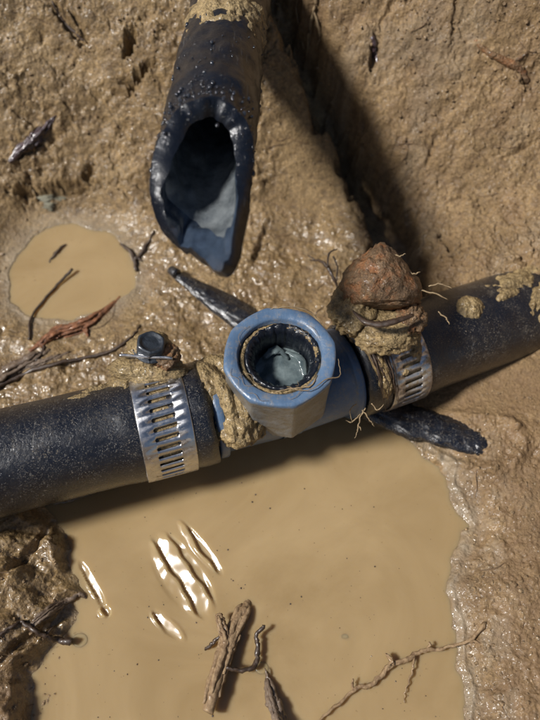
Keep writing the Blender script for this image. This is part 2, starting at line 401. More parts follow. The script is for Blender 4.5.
# lumps and relief
rg = ridge(X, Y, 26, 3, 50)
h += floor_ * (1.5 * fbm(X, Y, 18, 3, 51) + (.3 + .7 * sst(-.25, .35, fbm(X, Y, 20, 3, 88))) * (.85 * fbm(X, Y, 4.2, 3, 52) + .36 * fbm(X, Y, 1.5, 2, 53)))
folds = np.abs(per2((X + .6 * Y) / 22 + .4 * per2(X / 20, Y / 20, 77), (Y - .5 * X) / 13, 54))
h += leftb * (1.8 * (sst(0, .4, folds) - 1) + 1.3 * fbm(X + .5 * Y, Y * 1.6, 12, 3, 55) + .5 * fbm(X, Y, 2.0, 3, 56))
dl_, _ = seg_dist(U + 3 * fbm(X, Y, 6, 3, 57), Vp, [(-20, 690), (20, 652), (50, 625), (80, 600)]); h -= leftb * 4.0 * (1 - sst(1.5, 7, dl_))
dl_, _ = seg_dist(U, Vp, [(-10, 600), (18, 575), (40, 545), (50, 520)]); h -= leftb * 2.5 * (1 - sst(1, 5, dl_))
h = np.where(leftb > .5, np.maximum(h, 1.2 + .6 * fbm(X, Y, 4, 3, 58)), h)
h += upl * (3.2 * fbm(X, YN, 30, 3, 60) + (.35 + .65 * sst(-.3, .3, fbm(X, YN, 26, 2, 89))) * (1.5 * fbm(X, YN, 8, 4, 61) + .95 * fbm(X, YN, 3.0, 3, 62) + .42 * fbm(X, YN, 1.3, 2, 63)))
c1, c2 = cells(X + 3 * fbm(X, YN, 9, 3, 64), YN + 3 * fbm(X, YN, 9, 3, 65), 13, 66)
crk = sst(.0, .10, c2)
crmask = sst(.1, .5, fbm(X, YN, 30, 2, 67) + .25)
h += -(1 - crk) * crmask * (upl * 1.6 + upr * 1.5)
h += upr * (2.4 * fbm(X, YN, 34, 3, 70) + 1.1 * fbm(X, YN, 7, 4, 71, .65) + .50 * fbm(X, YN, 1.6, 3, 72, .7))
h += right * (.45 * fbm(X, Y, 5, 3, 80) + .32 * fbm(X, Y, 1.1, 2, 81))
h += right * sst(.0, .3, fbm(X, Y, 11, 2, 84)) * .5 * fbm(X, Y, 2.5, 3, 85)
c3, c4 = cells(X, Y, 2.3, 82)
h += (floor_ * .35 + upl * .3) * (1 - sst(0, .5, c3)) * sst(-.1, .3, fbm(X, Y, 10, 2, 83))
smf = .35 + .65 * sst(-.25, .35, fbm(X, Y, 20, 3, 88))
h = np.where(True, h, h)
# crevice between the two walls
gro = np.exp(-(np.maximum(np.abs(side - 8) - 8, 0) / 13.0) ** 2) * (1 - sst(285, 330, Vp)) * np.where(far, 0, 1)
h -= gro * (27 - 7 * sst(120, 260, Vp)) * (1 + .2 * fbm(X, Y, 9, 3, 90))
h += 1.8 * np.exp(-((side + 16) / 12) ** 2) * (1 - sst(240, 290, Vp)) * np.where(far, 0, 1)
# named dents: rotten holes, overhang, scrapes
def dent(px, py, rx, ry, rot, dep, soft=.5):
    global h, dark
    c, s = math.cos(math.radians(rot)), math.sin(math.radians(rot)); a = U - px; b = Vp - py
    q = np.hypot((a * c + b * s) / rx, (-a * s + b * c) / ry) + .6 * fbm(X, YN * 1.5, 3.5, 4, 91, .65)
    h -= dep * (1 - sst(1 - soft, 1 + soft, q))
dent(130, 42, 5, 13, 10, 16); dent(142, 74, 13, 5, -35, 13); dent(128, 80, 9, 2.5, 0, 4); dent(120, 90, 18, 2, -5, 3); dent(66, 22, 26, 3.5, 52, 4); dent(80, 28, 20, 2, 60, 3)
dent(60, 188, 34, 4.0, -8, 6, .8); dent(88, 172, 4, 8, 20, 5, .7); dent(28, 192, 6, 8, 10, 5, .7); dent(375, 50, 4, 14, 8, 7); dent(455, 15, 2.5, 20, 5, 3)
dent(512, 80, 12, 2.5, 40, 3); dent(533, 70, 10, 14, 0, 4); dent(255, 130, 3, 20, 20, 2.5); dent(262, 240, 3, 18, 20, 2.5)
dent(448, 245, 2.5, 14, -30, 3); dent(430, 155, 2, 12, 20, 2); dent(520, 150, 26, 2.0, -30, 2)
# ground under the main pipes so that they lie free in the trench
dp, _ = seg_dist(U, Vp, [(-40, 500), (140, 455), (290, 425), (420, 380), (580, 335)])
h = h - 5.5 * (1 - sst(25, 70, dp)) * np.where(far, 0, 1) * (1 - sst(430, 480, U) * .7)
# puddles: the shore dips under the water
bank = lambda sd, lvl, k, dmax: np.where(sd < 0, lvl - dmax * (1 - np.exp(sd / 14)) - .3, 0)
kw = sst(0, 16 + 12 * right, sdw)
h = np.where(sdw < 0, -.35 - 6 * (1 - np.exp(sdw / 18)), .25 * sst(0, 3, sdw) + np.maximum(h, .5) * kw + .0)
kp = sst(0, 40, sdp) ** 1.3
h = np.where(sdp < 0, PZ - .3 - 3 * (1 - np.exp(sdp / 14)), np.where(sdp < 60, np.maximum(h * kp + (PZ + .3) * (1 - kp), PZ + .2 * kp), h))
lipm = right * (1 - far) * sst(408, 425, Vp)
h += lipm * .9 * np.exp(-((sdw - 7 - 2.5 * fbm(X, Y, 12, 2, 96)) / 3.2) ** 2)
h += np.where(far, 10 * fbm(X, Y, 120, 4, 95) * sst(0, 200, R_out), 0)
# colour zones
pale = .9 * np.exp(-(np.maximum(sdw - 4, 0) / 11) ** 2) * sst(-1, 2, sdw) * right * (.55 + .45 * sst(-.2, .4, fbm(X, Y, 8, 3, 100)))
pale = np.maximum(pale, .40 * right * np.exp(-((sdw - 30) / 26) ** 2) * sst(.0, .5, fbm(X, Y, 9, 4, 101)))
pale = np.maximum(pale, .35 * np.exp(-(np.maximum(sdw, 0) / 5) ** 2) * leftb)
pale = np.maximum(pale, .3 * upr * sst(.1, .7, fbm(X, Y, 22, 3, 102)))
pale = np.maximum(pale, .75 * np.exp(-(np.maximum(sdp + 2, 0) / 14) ** 2))
red = np.maximum(right * .85 * sst(10, 45, sdw), .8 * (1 - sst(20, 50, U)) * sst(640, 680, Vp))
red = np.maximum(red, upr * (.38 + .25 * sst(.1, .6, fbm(X, Y, 16, 3, 103))))  # darker red-brown also paints in the weaker light on the right wall
red = np.maximum(red, sst(420, 460, U) * sst(330, 380, Vp) * .7)
red = np.maximum(red, .35 * floor_ * sst(.25, .6, fbm(X, Y, 14, 3, 104)))
wet = np.clip(.85 * floor_ + .6 * leftb + .30 * upl + .20 * right + .12 * upr + .5 * np.exp(-np.maximum(sdw, 0) / 12), 0, 1)
h += np.where(far, 0, 1) * right * 2.2 * np.exp(-((seg_dist(U, Vp, [(380, 410), (430, 430), (495, 446)])[0] - 25) / 7) ** 2) * (1 + .6 * fbm(X, Y, 5, 3, 97))
crev_shade = np.clip(.75 * gro * sst(-.3, .5, fbm(X, Y, 8, 3, 105)), 0, 1) * 0.6  # shade inside the crevice, painted into the ground colour
crev_shade = np.where(far, 0, crev_shade)
Zc = np.stack([np.where(far, 0, pale), np.where(far, .4, red), np.where(far, .2, wet), crev_shade], -1)
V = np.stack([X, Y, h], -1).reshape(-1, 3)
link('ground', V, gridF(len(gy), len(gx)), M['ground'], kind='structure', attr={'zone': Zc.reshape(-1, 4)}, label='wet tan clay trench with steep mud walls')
HX, HY, HH = gx, gy, h
def gz(x, y):
    """ground height under a point"""
    i = np.clip(np.searchsorted(HX, x), 0, len(HX) - 1); j = np.clip(np.searchsorted(HY, y), 0, len(HY) - 1); return float(HH[j, i])
def PG(px, py, up=0.0):
    """point of the ground itself at a place of the photograph"""
    d = FW + RT * (px - 270) / FPX + UP * (360 - py) / FPX; t = 150.0
    while t < 420:
        q = CAM + d * t
        if q[2] <= max(gz(q[0], q[1]), 0): break
        t += .5
    q = CAM + d * t; q[2] += up; return q

# ------------------------------------------------------------------ water
wx = np.arange(-100, 80, .45); wy = np.arange(-200, 40, .45); WX, WY = np.meshgrid(wx, wy)
wU, wV = project(WX, WY, 0 * WX)
def streak(cx, cy, lx, ly, ang):
    c, s = math.cos(math.radians(ang)), math.sin(math.radians(ang)); a = wU - cx; b = wV - cy
    q = np.hypot((a * c + b * s) / lx, (-a * s + b * c) / ly); return 1 - sst(.85, 1.1, q)
glint_rip = np.maximum.reduce([streak(182, 576, 48, 22, 57), streak(200, 548, 34, 7, 50), streak(168, 626, 22, 7, 40), streak(92, 584, 26, 5, 62), streak(104, 612, 6, 6, 0)])  # added ripples, tilted so that the sun glares back from these patches
Lh = np.array(LD) + (lambda v: v / np.linalg.norm(v))(CAM - P(185, 575, 0)); sl = -Lh[:2] / Lh[2]
nrm = np.hypot(*sl); dirx, diry = -sl / nrm * -1 if False else (sl / nrm)
ph = (WX * dirx + WY * diry) + .35 * fbm(WX, WY, 9, 1, 210); lam = 6.0
fr = np.mod(ph / lam + .10 * fbm(WX, WY, 5, 1, 211), 1.0)
saw = np.where(fr < .90, fr / .90, (1 - fr) / .10)
WZ = glint_rip * (saw - .5) * lam * .90 * nrm * .93 * (.92 + .12 * fbm(WX, WY, 7, 1, 213))
WZ = WZ + .05 * fbm(WX, WY, 16, 2, 212) + .25 * np.exp(-((wU - 345) ** 2 + (wV - 640) ** 2) / 60)
V = np.stack([WX, WY, WZ], -1).reshape(-1, 3)
link('muddy_water', V, gridF(len(wy), len(wx)), M['water'], kind='structure', label='opaque tan muddy water filling the trench')
a0 = P(0, 330, PZ); a1 = P(160, 205, PZ); px_ = np.arange(a0[0] - 8, a1[0] + 4, 1.0); py_ = np.arange(a0[1] - 4, a1[1] + 4, 1.0)
QX, QY = np.meshgrid(px_, py_)
link('puddle', np.stack([QX, QY, PZ + .03 * fbm(QX, QY, 12, 2, 5)], -1).reshape(-1, 3), gridF(len(py_), len(px_)), M['water'], kind='structure', label='small cloudy puddle on the clay behind the pipe')

# ------------------------------------------------------------------ pipes
class Axis:
    """a straight pipe axis with a frame: phi 0 faces the camera, phi 90 faces the top of the picture"""
    def __init__(s, A, B):
        s.A = np.asarray(A, float); s.B = np.asarray(B, float); s.L = np.linalg.norm(s.B - s.A); s.d = (s.B - s.A) / s.L
        mid = (s.A + s.B) / 2; v = CAM - mid; v = v - s.d * v.dot(s.d); s.n = v / np.linalg.norm(v)
        t = np.cross(s.n, s.d); s.t = t if t.dot(UP) > 0 else -t
    def at(s, q, phi, r):
        q = np.asarray(q, float); phi = np.asarray(phi, float); r = np.asarray(r, float)
        q, phi, r = np.broadcast_arrays(q, phi, r)
        return s.A + q[..., None] * s.d + r[..., None] * (np.cos(phi)[..., None] * s.n + np.sin(phi)[..., None] * s.t)
    def q_at(s, px):
        """distance along the axis whose picture column is px"""
        lo, hi = -60.0, s.L + 60
        for _ in range(40):
            m = (lo + hi) / 2; p = s.A + s.d * m; u, _v = project(p[0], p[1], p[2])
            if u < px: lo = m
            else: hi = m
        return lo
TEE = np.array([0, 0, 22.0])
AL = Axis(P(0, 463, 27), TEE); AR = Axis(TEE, P(540, 306, 9))
RP = 16.6
def pipe_obj(ax, q0, q1, R, Ri, m, name, label, ragged=.5, seed=0, flare=None, dents=.12):
    nq = 140; n = 96; ph = np.linspace(0, 2 * math.pi, n, endpoint=False)
    qs = np.linspace(q0, q1, nq)
    PHI, Q = np.meshgrid(ph, qs)
    e = ragged * fbm(np.cos(ph) * 10, np.sin(ph) * 10, 5, 3, seed)
    Q = Q + e[None, :] * sst(q1 - 4, q1, Q) - e[None, :] * (1 - sst(q0, q0 + 4, Q)) * 0
    r = R + dents * fbm(Q, PHI * R, 18, 3, seed + 1) * np.ones_like(Q)
    if flare: r = r + flare(Q, PHI)
    V1 = ax.at(Q, PHI, r).reshape(-1, 3); V2 = ax.at(Q, PHI, r - (R - Ri)).reshape(-1, 3)
    F1 = gridF(nq, n, True); F2 = gridF(nq, n, True, len(V1))[:, ::-1]
    off = len(V1); a = (nq - 1) * n; k = np.arange(n)
    F3 = np.stack([a + k, a + (k + 1) % n, off + a + (k + 1) % n, off + a + k], -1)
    F4 = np.stack([k, off + k, off + (k + 1) % n, (k + 1) % n], -1)
    return link(name, np.vstack([V1, V2]), np.vstack([F1, F2, F3, F4]), m, label=label, cat='pipe')
qL = AL.q_at(207); q_cl = AL.q_at(163)
pipe_obj(AL, -330, qL, RP, 13.5, M['pipe'], 'water_pipe', 'thick black plastic water pipe on the left with scratches and fine dust', .5, 3,
         lambda q, p: .5 * sst(q_cl - 16, q_cl - 9, q) - .5 * np.exp(-((q - q_cl) / 6) ** 2) + .25 * sst(q_cl + 7, q_cl + 9, q))
qR = AR.q_at(346); q_cr = AR.q_at(386)
axr = Axis(AR.B + AR.d * 300, AR.A); qRr = np.linalg.norm(axr.A - (AR.A + AR.d * qR)); qcc = np.linalg.norm(axr.A - (AR.A + AR.d * q_cr))
pipe_obj(axr, 0, qRr, RP, 13.5, M['pipe_r'], 'water_pipe', 'thick black plastic water pipe on the right, speckled and splashed with clay', .5, 8,
         lambda q, p: .4 * sst(qcc - 16, qcc - 9, q) - .5 * np.exp(-((q - qcc) / 6) ** 2))

# ------------------------------------------------------------------ the tee
tee = thing('pipe_tee', 'blue grey plastic tee fitting with open round branch in the middle', 'pipe fitting')
def revolve(ax, prof, n=96, closed=False):
    prof = np.array(prof, float); ph = np.linspace(0, 2 * math.pi, n, endpoint=False)
    V = ax.at(prof[:, 0][:, None], ph[None, :], prof[:, 1][:, None]).reshape(-1, 3)
    F = gridF(len(prof), n, True)
    if closed:
        k = np.arange(n); a = (len(prof) - 1) * n
        F = np.vstack([F, np.stack([a + k, a + (k + 1) % n, (k + 1) % n, k], -1)])
    return V, F
# run: two halves, each along its own pipe, meeting in the branch
def half(ax, qa, qb):
    V, F = revolve(ax, [(qa, 12.9), (qb - 3.2, 12.9), (qb - 3.2, 15.6), (qb - 2.8, 16.2), (qb - .4, 16.2), (qb, 15.8), (qb, 14.6), (qb + 12 if qb > qa else qb - 12, 14.6)] if False else
                   [(qa, 13.2), (qb, 13.2), (qb, 15.9), (qb + .4, 16.3), (qb + 2.8, 16.3), (qb + 3.3, 15.9), (qb + 3.5, 14.9), (qb + 30, 14.9)])
    return V, F
AR2 = Axis(AR.B, AR.A)
for ax, qe in ((AL, qL), (AR2, AR.L - qR)):
    V, F = revolve(ax, [(qe - 16, 13.0), (qe + .6, 13.0), (qe + .7, 15.4), (qe + 1.2, 16.0), (qe + 3.4, 16.0), (qe + 3.9, 15.6), (qe + 4.1, 14.4), (ax.L + 4, 14.4)])
    link('run_socket', V, F, M['pvc'], tee)
AV = Axis(TEE, TEE + np.array([0, 0, 28.0]))
AV.n = np.array([0, -1.0, 0]); AV.t = np.array([1.0, 0, 0])
RO = 17.3; RI = 12.6
ph = np.linspace(0, 2 * math.pi, 144, endpoint=False)
def octr(ph, R, k):
    a = np.mod(ph - .25, math.pi / 4) - math.pi / 8; return R * (1 - k + k * (math.cos(math.pi / 8) / np.cos(a)) / .965)
prof = [(2, .95, 1), (14, .96, 1), (24.2, .985, .85), (26.4, 1.005, .55), (27.5, 1.0, .40), (27.95, .985, .35)]
rows = [AV.at(q, ph, octr(ph, RO * s, k)) for q, s, k in prof]
wob = .15 * fbm(np.cos(ph) * 10, np.sin(ph) * 10, 4, 3, 9)
rows += [AV.at(28.0 + wob * .3, ph, 16.1 + wob * .2), AV.at(28.0 + wob * .4, ph, 13.4 + wob), AV.at(27.3, ph, 12.8 + wob), AV.at(24, ph, 12.6 + 0 * ph)]
for k in range(1, 22): rows.append(AV.at(24 - k, ph, 12.6 - (.5 if k % 2 else 0) + 0 * ph))
hx = link('hex_collar', np.vstack(rows), gridF(len(rows), 144, True), M['pvc'], tee, label='blue faceted collar round the open branch')
hx.data.materials.append(M['pvc_side']); hx.data.polygons.foreach_set('material_index', [1 if i // 144 in (0, 1, 2) else 0 for i in range(len(hx.data.polygons))])
# clay packed into the gap between collar and broken stub
gw = .35 * fbm(np.cos(ph) * 10, np.sin(ph) * 10, 2, 3, 77)
gr_ = [AV.at(20, ph, 12.7 + 0 * ph), AV.at(25.6 + gw, ph, 12.62 + 0 * ph), AV.at(26.2 + gw * 1.5, ph, 12.0 + 0 * ph), AV.at(25.8 + gw, ph, 11.0 + 0 * ph), AV.at(20, ph, 10.2 + 0 * ph)]
link('packed_clay', np.vstack(gr_), gridF(5, 144, True), M['mud'], tee)
# broken nipple left in the threads: ragged dark ring, slightly off centre
c_off = np.array([.8, .55, 0]); AV2 = Axis(TEE + c_off, TEE + c_off + np.array([0, .0, 28.0])); AV2.n = AV.n; AV2.t = AV.t
rag = .9 * fbm(np.cos(ph) * 10, np.sin(ph) * 10, 3, 4, 14); jag = .35 * fbm(np.cos(ph) * 20, np.sin(ph) * 20, 2, 3, 15)
rows = [AV2.at(8, ph, 11.4 + 0 * ph), AV2.at(25.6 + rag * .6, ph, 11.7 + jag * .3), AV2.at(26.6 + rag * .6, ph, 11.3 + jag * .5), AV2.at(26.3 + rag * .6 + jag, ph, 10.6 + jag * .9), AV2.at(25.6 + rag * .5 - jag, ph, 9.9 + jag), AV2.at(24.6 + rag * .5, ph, 9.2 + jag * 1.5), AV2.at(22, ph, 8.7 + jag * 1.2), AV2.at(17, ph, 8.5 + jag * .3), AV2.at(8, ph, 8.4 + 0 * ph)]
link('broken_nipple', np.vstack(rows), gridF(len(rows), 144, True), M['wetpipe'], tee, label='ragged black stub snapped off inside the collar')
# cup of cloudy water and shards down the bore
rr = np.linspace(0, 11, 16); RR, PH2 = np.meshgrid(rr, np.linspace(0, 2 * math.pi, 60, endpoint=False), indexing='ij')
Vc = np.stack([RR * np.cos(PH2) + 1.1, RR * np.sin(PH2) + .5, 22 + 16 + .5 * fbm(RR * np.cos(PH2) + 40, RR * np.sin(PH2), 6, 3, 4)], -1).reshape(-1, 3)
link('cloudy_water', Vc, gridF(16, 60, True), M['cup'], tee)
mb = MB()
tube(mb, [(-5, 5.0, 39), (-1, 7.5, 40), (3, 5, 38)], [.9, 1.8, .5], 9, 5, .2, .2, 4, flat=.4); tube(mb, [(2, 7, 39), (7, 4, 39.5), (8, -2, 38.5)], [.5, 1.6, .7], 9, 5, .2, .2, 5, flat=.4)
mb.link('torn_sliver', M['cup'], tee)
mb = MB()   # hairs and fibres over the rim
for s in range(16):
    a = random.uniform(0, 6.28); r1 = random.uniform(10.5, 16); p0 = np.array([r1 * math.cos(a), r1 * math.sin(a), 50.3]); da = random.uniform(-.5, .5)
    pts = [p0]; 
    for k in range(1, 4): aa = a + da * k / 3 * 1.3; r2 = r1 + random.uniform(-1.5, 1.5); pts.append(np.array([r2 * math.cos(aa), r2 * math.sin(aa), 50.35 + random.uniform(0, .4)]))
    tube(mb, pts, [.05, .08, .03], 4, 5, .2, .05, s)
tube(mb, [(2, -11, 50.5), (8, -12.5, 51.2), (14, -8.5, 50.8), (18.0, -6.5, 49), (17.6, -1, 49.6)], [.1, .2, .1], 5, 6, .3, .15, 40)
tube(mb, [(-2, -12.8, 50.4), (3, -11.8, 50.9), (9, -10.6, 50.5), (11, -7, 50)], [.15, .3, .15], 5, 6, .4, .15, 41)
tube(mb, [(-3, 16.5, 50), (4, 17.0, 50.6), (10, 14.5, 50.5), (13, 11, 50)], [.1, .25, .1], 5, 6, .4, .2, 42)
mb.link('root_fibre', M['hair'], None, label='thin pale root fibres stuck on the rim of the blue collar', cat='root')

# ------------------------------------------------------------------ hose clamps
def clamp_band(ax, qc, w, R, phis, pitch, slot_l, slot_w, parent, tilt=0.0, seed=0, bm_='steel'):
    """stainless band round the pipe with real punched slots"""
    mb = MB(); n = 24; dphi = pitch / R; total = int(round(2 * math.pi / dphi)); dphi = 2 * math.pi / total
    for c in range(total):
        pc = -math.pi + (c + .5) * dphi; slotted = phis[0] < pc < phis[1]
        outer = []; inner = []; hw, hp = w / 2, dphi * R / 2
        # outer rectangle walked with n points, inner stadium with n points
        for k in range(n):
            t = 2 * math.pi * (k + .5) / n; cx, cy = math.cos(t), math.sin(t)
            s = 1 / max(abs(cx), abs(cy)); ox, oy = hw * cx * s, hp * cy * s
            outer.append((ox, oy))
            f = slot_l / 2 - slot_w / 2; inner.append((f * (1 if cx > 0 else -1) + slot_w / 2 * cx if abs(cx) > .30 else f * cx / .30, slot_w / 2 * (cy if abs(cx) > .30 else (1 if cy > 0 else -1))))
        # exact corners
        def mp(x, y, skew=.10):
            phi = pc + (y + 0) / R; e = 1.0 - .18 * (abs(x) / hw) ** 6
            edge = (.12 if abs(x) > hw - .2 else 0)
            return ax.at(qc + x + tilt * math.sin(phi), phi, R - edge + .10 * math.sin(phi * 3 + seed))
        # build as strips in x: columns
        xs = [-hw, -hw + .25, -slot_l / 2 - .6]
        V = []; F = []
        if slotted:
            cols = [(-hw, 0), (-hw + .3, 0), (-slot_l / 2, 0)]
            m_ = 5
            for k in range(m_ + 1):
                t = math.pi - math.pi / 2 * k / m_; x = -(slot_l / 2 - slot_w / 2) + slot_w / 2 * math.cos(t); y = slot_w / 2 * math.sin(t); cols.append((x, y))
            cols2 = [(-x, y) for x, y in cols[::-1]]; cols = cols[:2] + cols[3:] + cols2[:-3] + cols2[-2:]
            for x, y in cols:
                sk = .35 * x / slot_l * 1.2
                for yy in (-hp, -y + (sk if y > 0 or abs(x) < hw - .5 else 0) * 1, y + (sk if y > 0 or abs(x) < hw - .5 else 0) * 1, hp): V.append(mp(x, yy))
            for i in range(len(cols) - 1):
                a = i * 4; b = a + 4
                F.append((a, a + 1, b + 1, b)); F.append((a + 2, a + 3, b + 3, b + 2))
                if cols[i][1] == 0 and cols[i + 1][1] == 0: F.append((a + 1, a + 2, b + 2, b + 1))
        else:
            cols = [-hw, -hw + .3, 0, hw - .3, hw]
            for x in cols:
                for k in range(3): V.append(mp(x, -hp + hp * k))
            for i in range(4):
                for k in range(2): F.append((i * 3 + k, i * 3 + k + 1, i * 3 + k + 4, i * 3 + k + 3))
        mb.add(V, F)
    o = mb.link('band', M[bm_], parent)
    import bmesh
    bm = bmesh.new(); bm.from_mesh(o.data); bmesh.ops.remove_doubles(bm, verts=bm.verts, dist=2e-5)
    bmesh.ops.recalc_face_normals(bm, faces=bm.faces); bm.to_mesh(o.data); bm.free()
    s = o.modifiers.new('thickness', 'SOLIDIFY'); s.thickness = .0006; s.offset = 0
    V, F = revolve(ax, [(qc - w / 2 + .8, R - .62), (qc + w / 2 - .8, R - .62)], 96)
    link('packed_mud', V, F, M['mud'], parent)
    return o
g = 'worm drive hose clamps on the pipe joint'
cl = thing('hose_clamp', 'shiny slotted steel hose clamp with black screw head on left pipe', 'hose clamp', g)
clamp_band(AL, q_cl, 16.4, RP + .75, (-1.45, 1.2), 3.0, 7.6, 1.25, cl, .6, 1)
# screw housing behind the pipe top: a short barrel with flared lip and the round slotted head standing up
def shell_lip(ax, qc, phi, R, wq, parent, m=M['steel']):
    """thin curved lip of the screw housing, seen edge-on as a bright line"""
    qs = np.linspace(-wq / 2, wq / 2, 30); hs = np.linspace(0, 1, 6)
    Vs = []
    for h_ in hs: Vs.append(ax.at(qc + qs, phi + .012 * np.cos(qs / wq * 3.1) + h_ * .17, R + .6 - .5 * (qs / (wq / 2)) ** 2 * 1.0 - h_ * 4.6))
    V = np.vstack(Vs); o = link('housing_lip', V, gridF(6, 30), m, parent); s = o.modifiers.new('t', 'SOLIDIFY'); s.thickness = .0007; return o
sc_c = PD(151, 344, 236)       # centre of the left screw head
lipc = q_cl - 5.2
lp0 = PD(119, 357, 234); lp1 = PD(172, 360, 234)
mb = MB(); n = 26; Vl = []
for i in range(n):
    t = i / (n - 1); p = lp0 + (lp1 - lp0) * t + UP * (-.5 * math.sin(t * math.pi)) ; wd = 1.1 * (1 - (2 * t - 1) ** 6) + .12
    for dz in (0, .25, .6, 1.0): Vl.append(p - FW * (.0 + 0) + FW * dz * 7.0 + UP * (wd * (.5 - dz * .7)))
link('housing_lip', Vl, gridF(n, 4), M['steel'], cl).modifiers.new('t', 'SOLIDIFY').thickness = .0008
def axis_obj(c, d, ref=(1, 0, 0)):
    a = Axis(c, np.asarray(c) + np.asarray(d)); return a
vdir = (CAM - sc_c) / np.linalg.norm(CAM - sc_c); hd = vdir * .75 + UP * .55 + RT * .05; hd /= np.linalg.norm(hd)
AS = Axis(sc_c, sc_c + hd * 3)
prof = [(-9, 4.6), (-3.4, 4.6), (-3.2, 5.3), (-2.6, 5.5), (-2.4, 4.6)]
ph6 = np.linspace(0, 2 * math.pi, 72, endpoint=False)
def hexr(ph, R, k=1): a = np.mod(ph, math.pi / 3) - math.pi / 6; return R * (1 - k + k * math.cos(math.pi / 6) / np.cos(a) / .93)
rows = [AS.at(q, ph6, r + 0 * ph6) for q, r in prof] + [AS.at(q, ph6, hexr(ph6, r, k)) for q, r, k in ((-2.4, 4.5, .6), (.6, 4.5, .6), (1.2, 4.1, .5), (1.3, 3.5, .3), (.8, 3.2, 0), (.75, 2.0, 0), (.9, .02, 0))]
link('screw_head', np.vstack(rows), gridF(len(rows), 72, True), M['screw'], cl)
Vb, Fb = revolve(Axis(sc_c - hd * 10 - RT * 1, sc_c - hd * 2.6), [(0, .1), (0, 4.0), (7.2, 4.2), (7.4, 4.0), (7.4, .1)], 40)
link('screw_housing', Vb, Fb, M['steel'], cl)
V, F = lump(PD(150, 352, 241.5), (8.2, 6.6, 5.4), .18, 5, 21, .08); link('mud_clump', V, F, M['mud'], label='knob of clay packed round the black screw head', cat='mud')
V, F = lump(PD(150, 369, 241), (12, 5.5, 4.5), .2, 5, 25, .06); link('mud_clump', V, F, M['mud'], label='clay wad filling the space below the thin steel lip of left clamp', cat='mud')
V, F = lump(PD(166, 356, 240), (4.2, 5.0, 4.0), .3, 5, 23, .10); link('mud_clump', V, F, M['rustmud'], label='small rust tinged crumb right of the black screw head', cat='mud')

cr = thing('hose_clamp', 'dull mud caked steel hose clamp with rusty housing on right pipe', 'hose clamp', g)
clamp_band(AR, q_cr, 14.4, RP + .7, (-1.5, .62), 3.0, 7.0, 1.2, cr, -.5, 5, 'steel_dull')

# ------------------------------------------------------------------ mud coats that cling to pipes: thickness over the cylinder
def coat(ax, q0, q1, p0, p1, R, fn, m, name='mud_clump', label=None, cat='mud', nq=110, npn=110, sink=1.2, group=None, seed=0, parent=None):
    q = np.linspace(q0, q1, nq); p = np.linspace(p0, p1, npn); Q, PH = np.meshgrid(q, p, indexing='ij')
    t = fn(Q, PH); S = PH * R
    t = t * (1 + .25 * fbm(Q, S, 5, 3, seed + 1)) + .35 * fbm(Q, S, 2.2, 3, seed + 2, .6) * sst(-.3, .6, t) + .15 * fbm(Q, S, .8, 2, seed + 3)
    edge = np.minimum(np.minimum(Q - q0, q1 - Q) / 1.5, np.minimum(PH - p0, p1 - PH) * R / 1.5); t = np.minimum(t, -sink + np.clip(edge, 0, 20) * 3)
    t = np.maximum(t, -sink)
    V = ax.at(Q, PH, R + t).reshape(-1, 3); F = gridF(nq, npn)
    keep = (t.reshape(-1)[F] > -sink + .02).any(axis=1); F = F[keep]
    used, inv = np.unique(F, return_inverse=True); return link(name, V[used], inv.reshape(F.shape), m, parent, label=label, cat=cat, group=group)
def gb(Q, S, q, s, a, b, rot=0):
    c, sn = math.cos(rot), math.sin(rot); x = Q - q; y = S - s; return 1 - np.hypot((x * c + y * sn) / a, (-x * sn + y * c) / b)
def blobs(lst, R, seed, amp=1.0, rag=.35):
    def f(Q, PH):
        S = PH * R; b = np.full(Q.shape, -2.0)
        for (q, s, a, bb, rot, th) in lst:
            g_ = gb(Q, S, q, s, a, bb, rot) + rag * fbm(Q, S, 5, 3, seed); b = np.maximum(b, np.where(g_ > 0, th * (1 - (1 - np.clip(g_, 0, 1)) ** 2.2), g_ * 4))
        return b
    return f
# left: clay over the top of the clamp and clay on the tee shoulder
coat(AL, q_cl - 16, q_cl + 12, .55, 2.3, RP + .7, blobs([(q_cl - 1, 27, 10.5, 12, 0, 3.6), (q_cl - 8, 22.5, 7, 6, .2, 2.0), (q_cl + 5, 22, 5, 9, 0, 2.4)], RP, 31), M['mud'],
     label='clay packed over the screw side of the left hose clamp', seed=31)
sock = AL.q_at(232)
coat(AL, qL - 2, qL + 16, -1.2, 2.0, 16.0, blobs([(qL + 5.5, 3.5, 2.6, 14, .12, 2.2), (qL + 8, -9, 6.8, 6.2, 0, 4.4), (qL + 1.0, 15, 5, 12, 0, 2.2), (qL + 5, 21, 7, 6, 0, 2.2), (qL+10.0, -3, 2.5, 8, .3, 2.0)], 16, 37, rag=.28), M['mud'],
     label='tan clay smeared beside the left pipe end, leaving a blue patch bare', seed=37)
# right: clay under the rusty lump, over band and collar
coat(AR, q_cr - 20, q_cr + 9, -1.35, 2.2, RP + .6, blobs([(q_cr - .5, 9, 6.5, 6.5, 0, 2.2), (q_cr + 3.4, 2.5, 2.8, 7, -.2, 1.3), (q_cr - 11.0, 3, 2.6, 17, .08, 2.4), (q_cr - 11, 15, 4, 10, 0, 3.2), (q_cr - 8, 18, 5, 10, 0, 3.2), (q_cr, 20, 9, 9, 0, 4), (q_cr - 5.0, 13, 3, 6, 0, 1.6), (q_cr - 2.5, -6.5, 1.3, 1.3, 0, 1.0)], RP, 41, rag=.3), M['mud'],
     label='tan clay caked over the right hose clamp and its collar', seed=41, nq=150, npn=150)
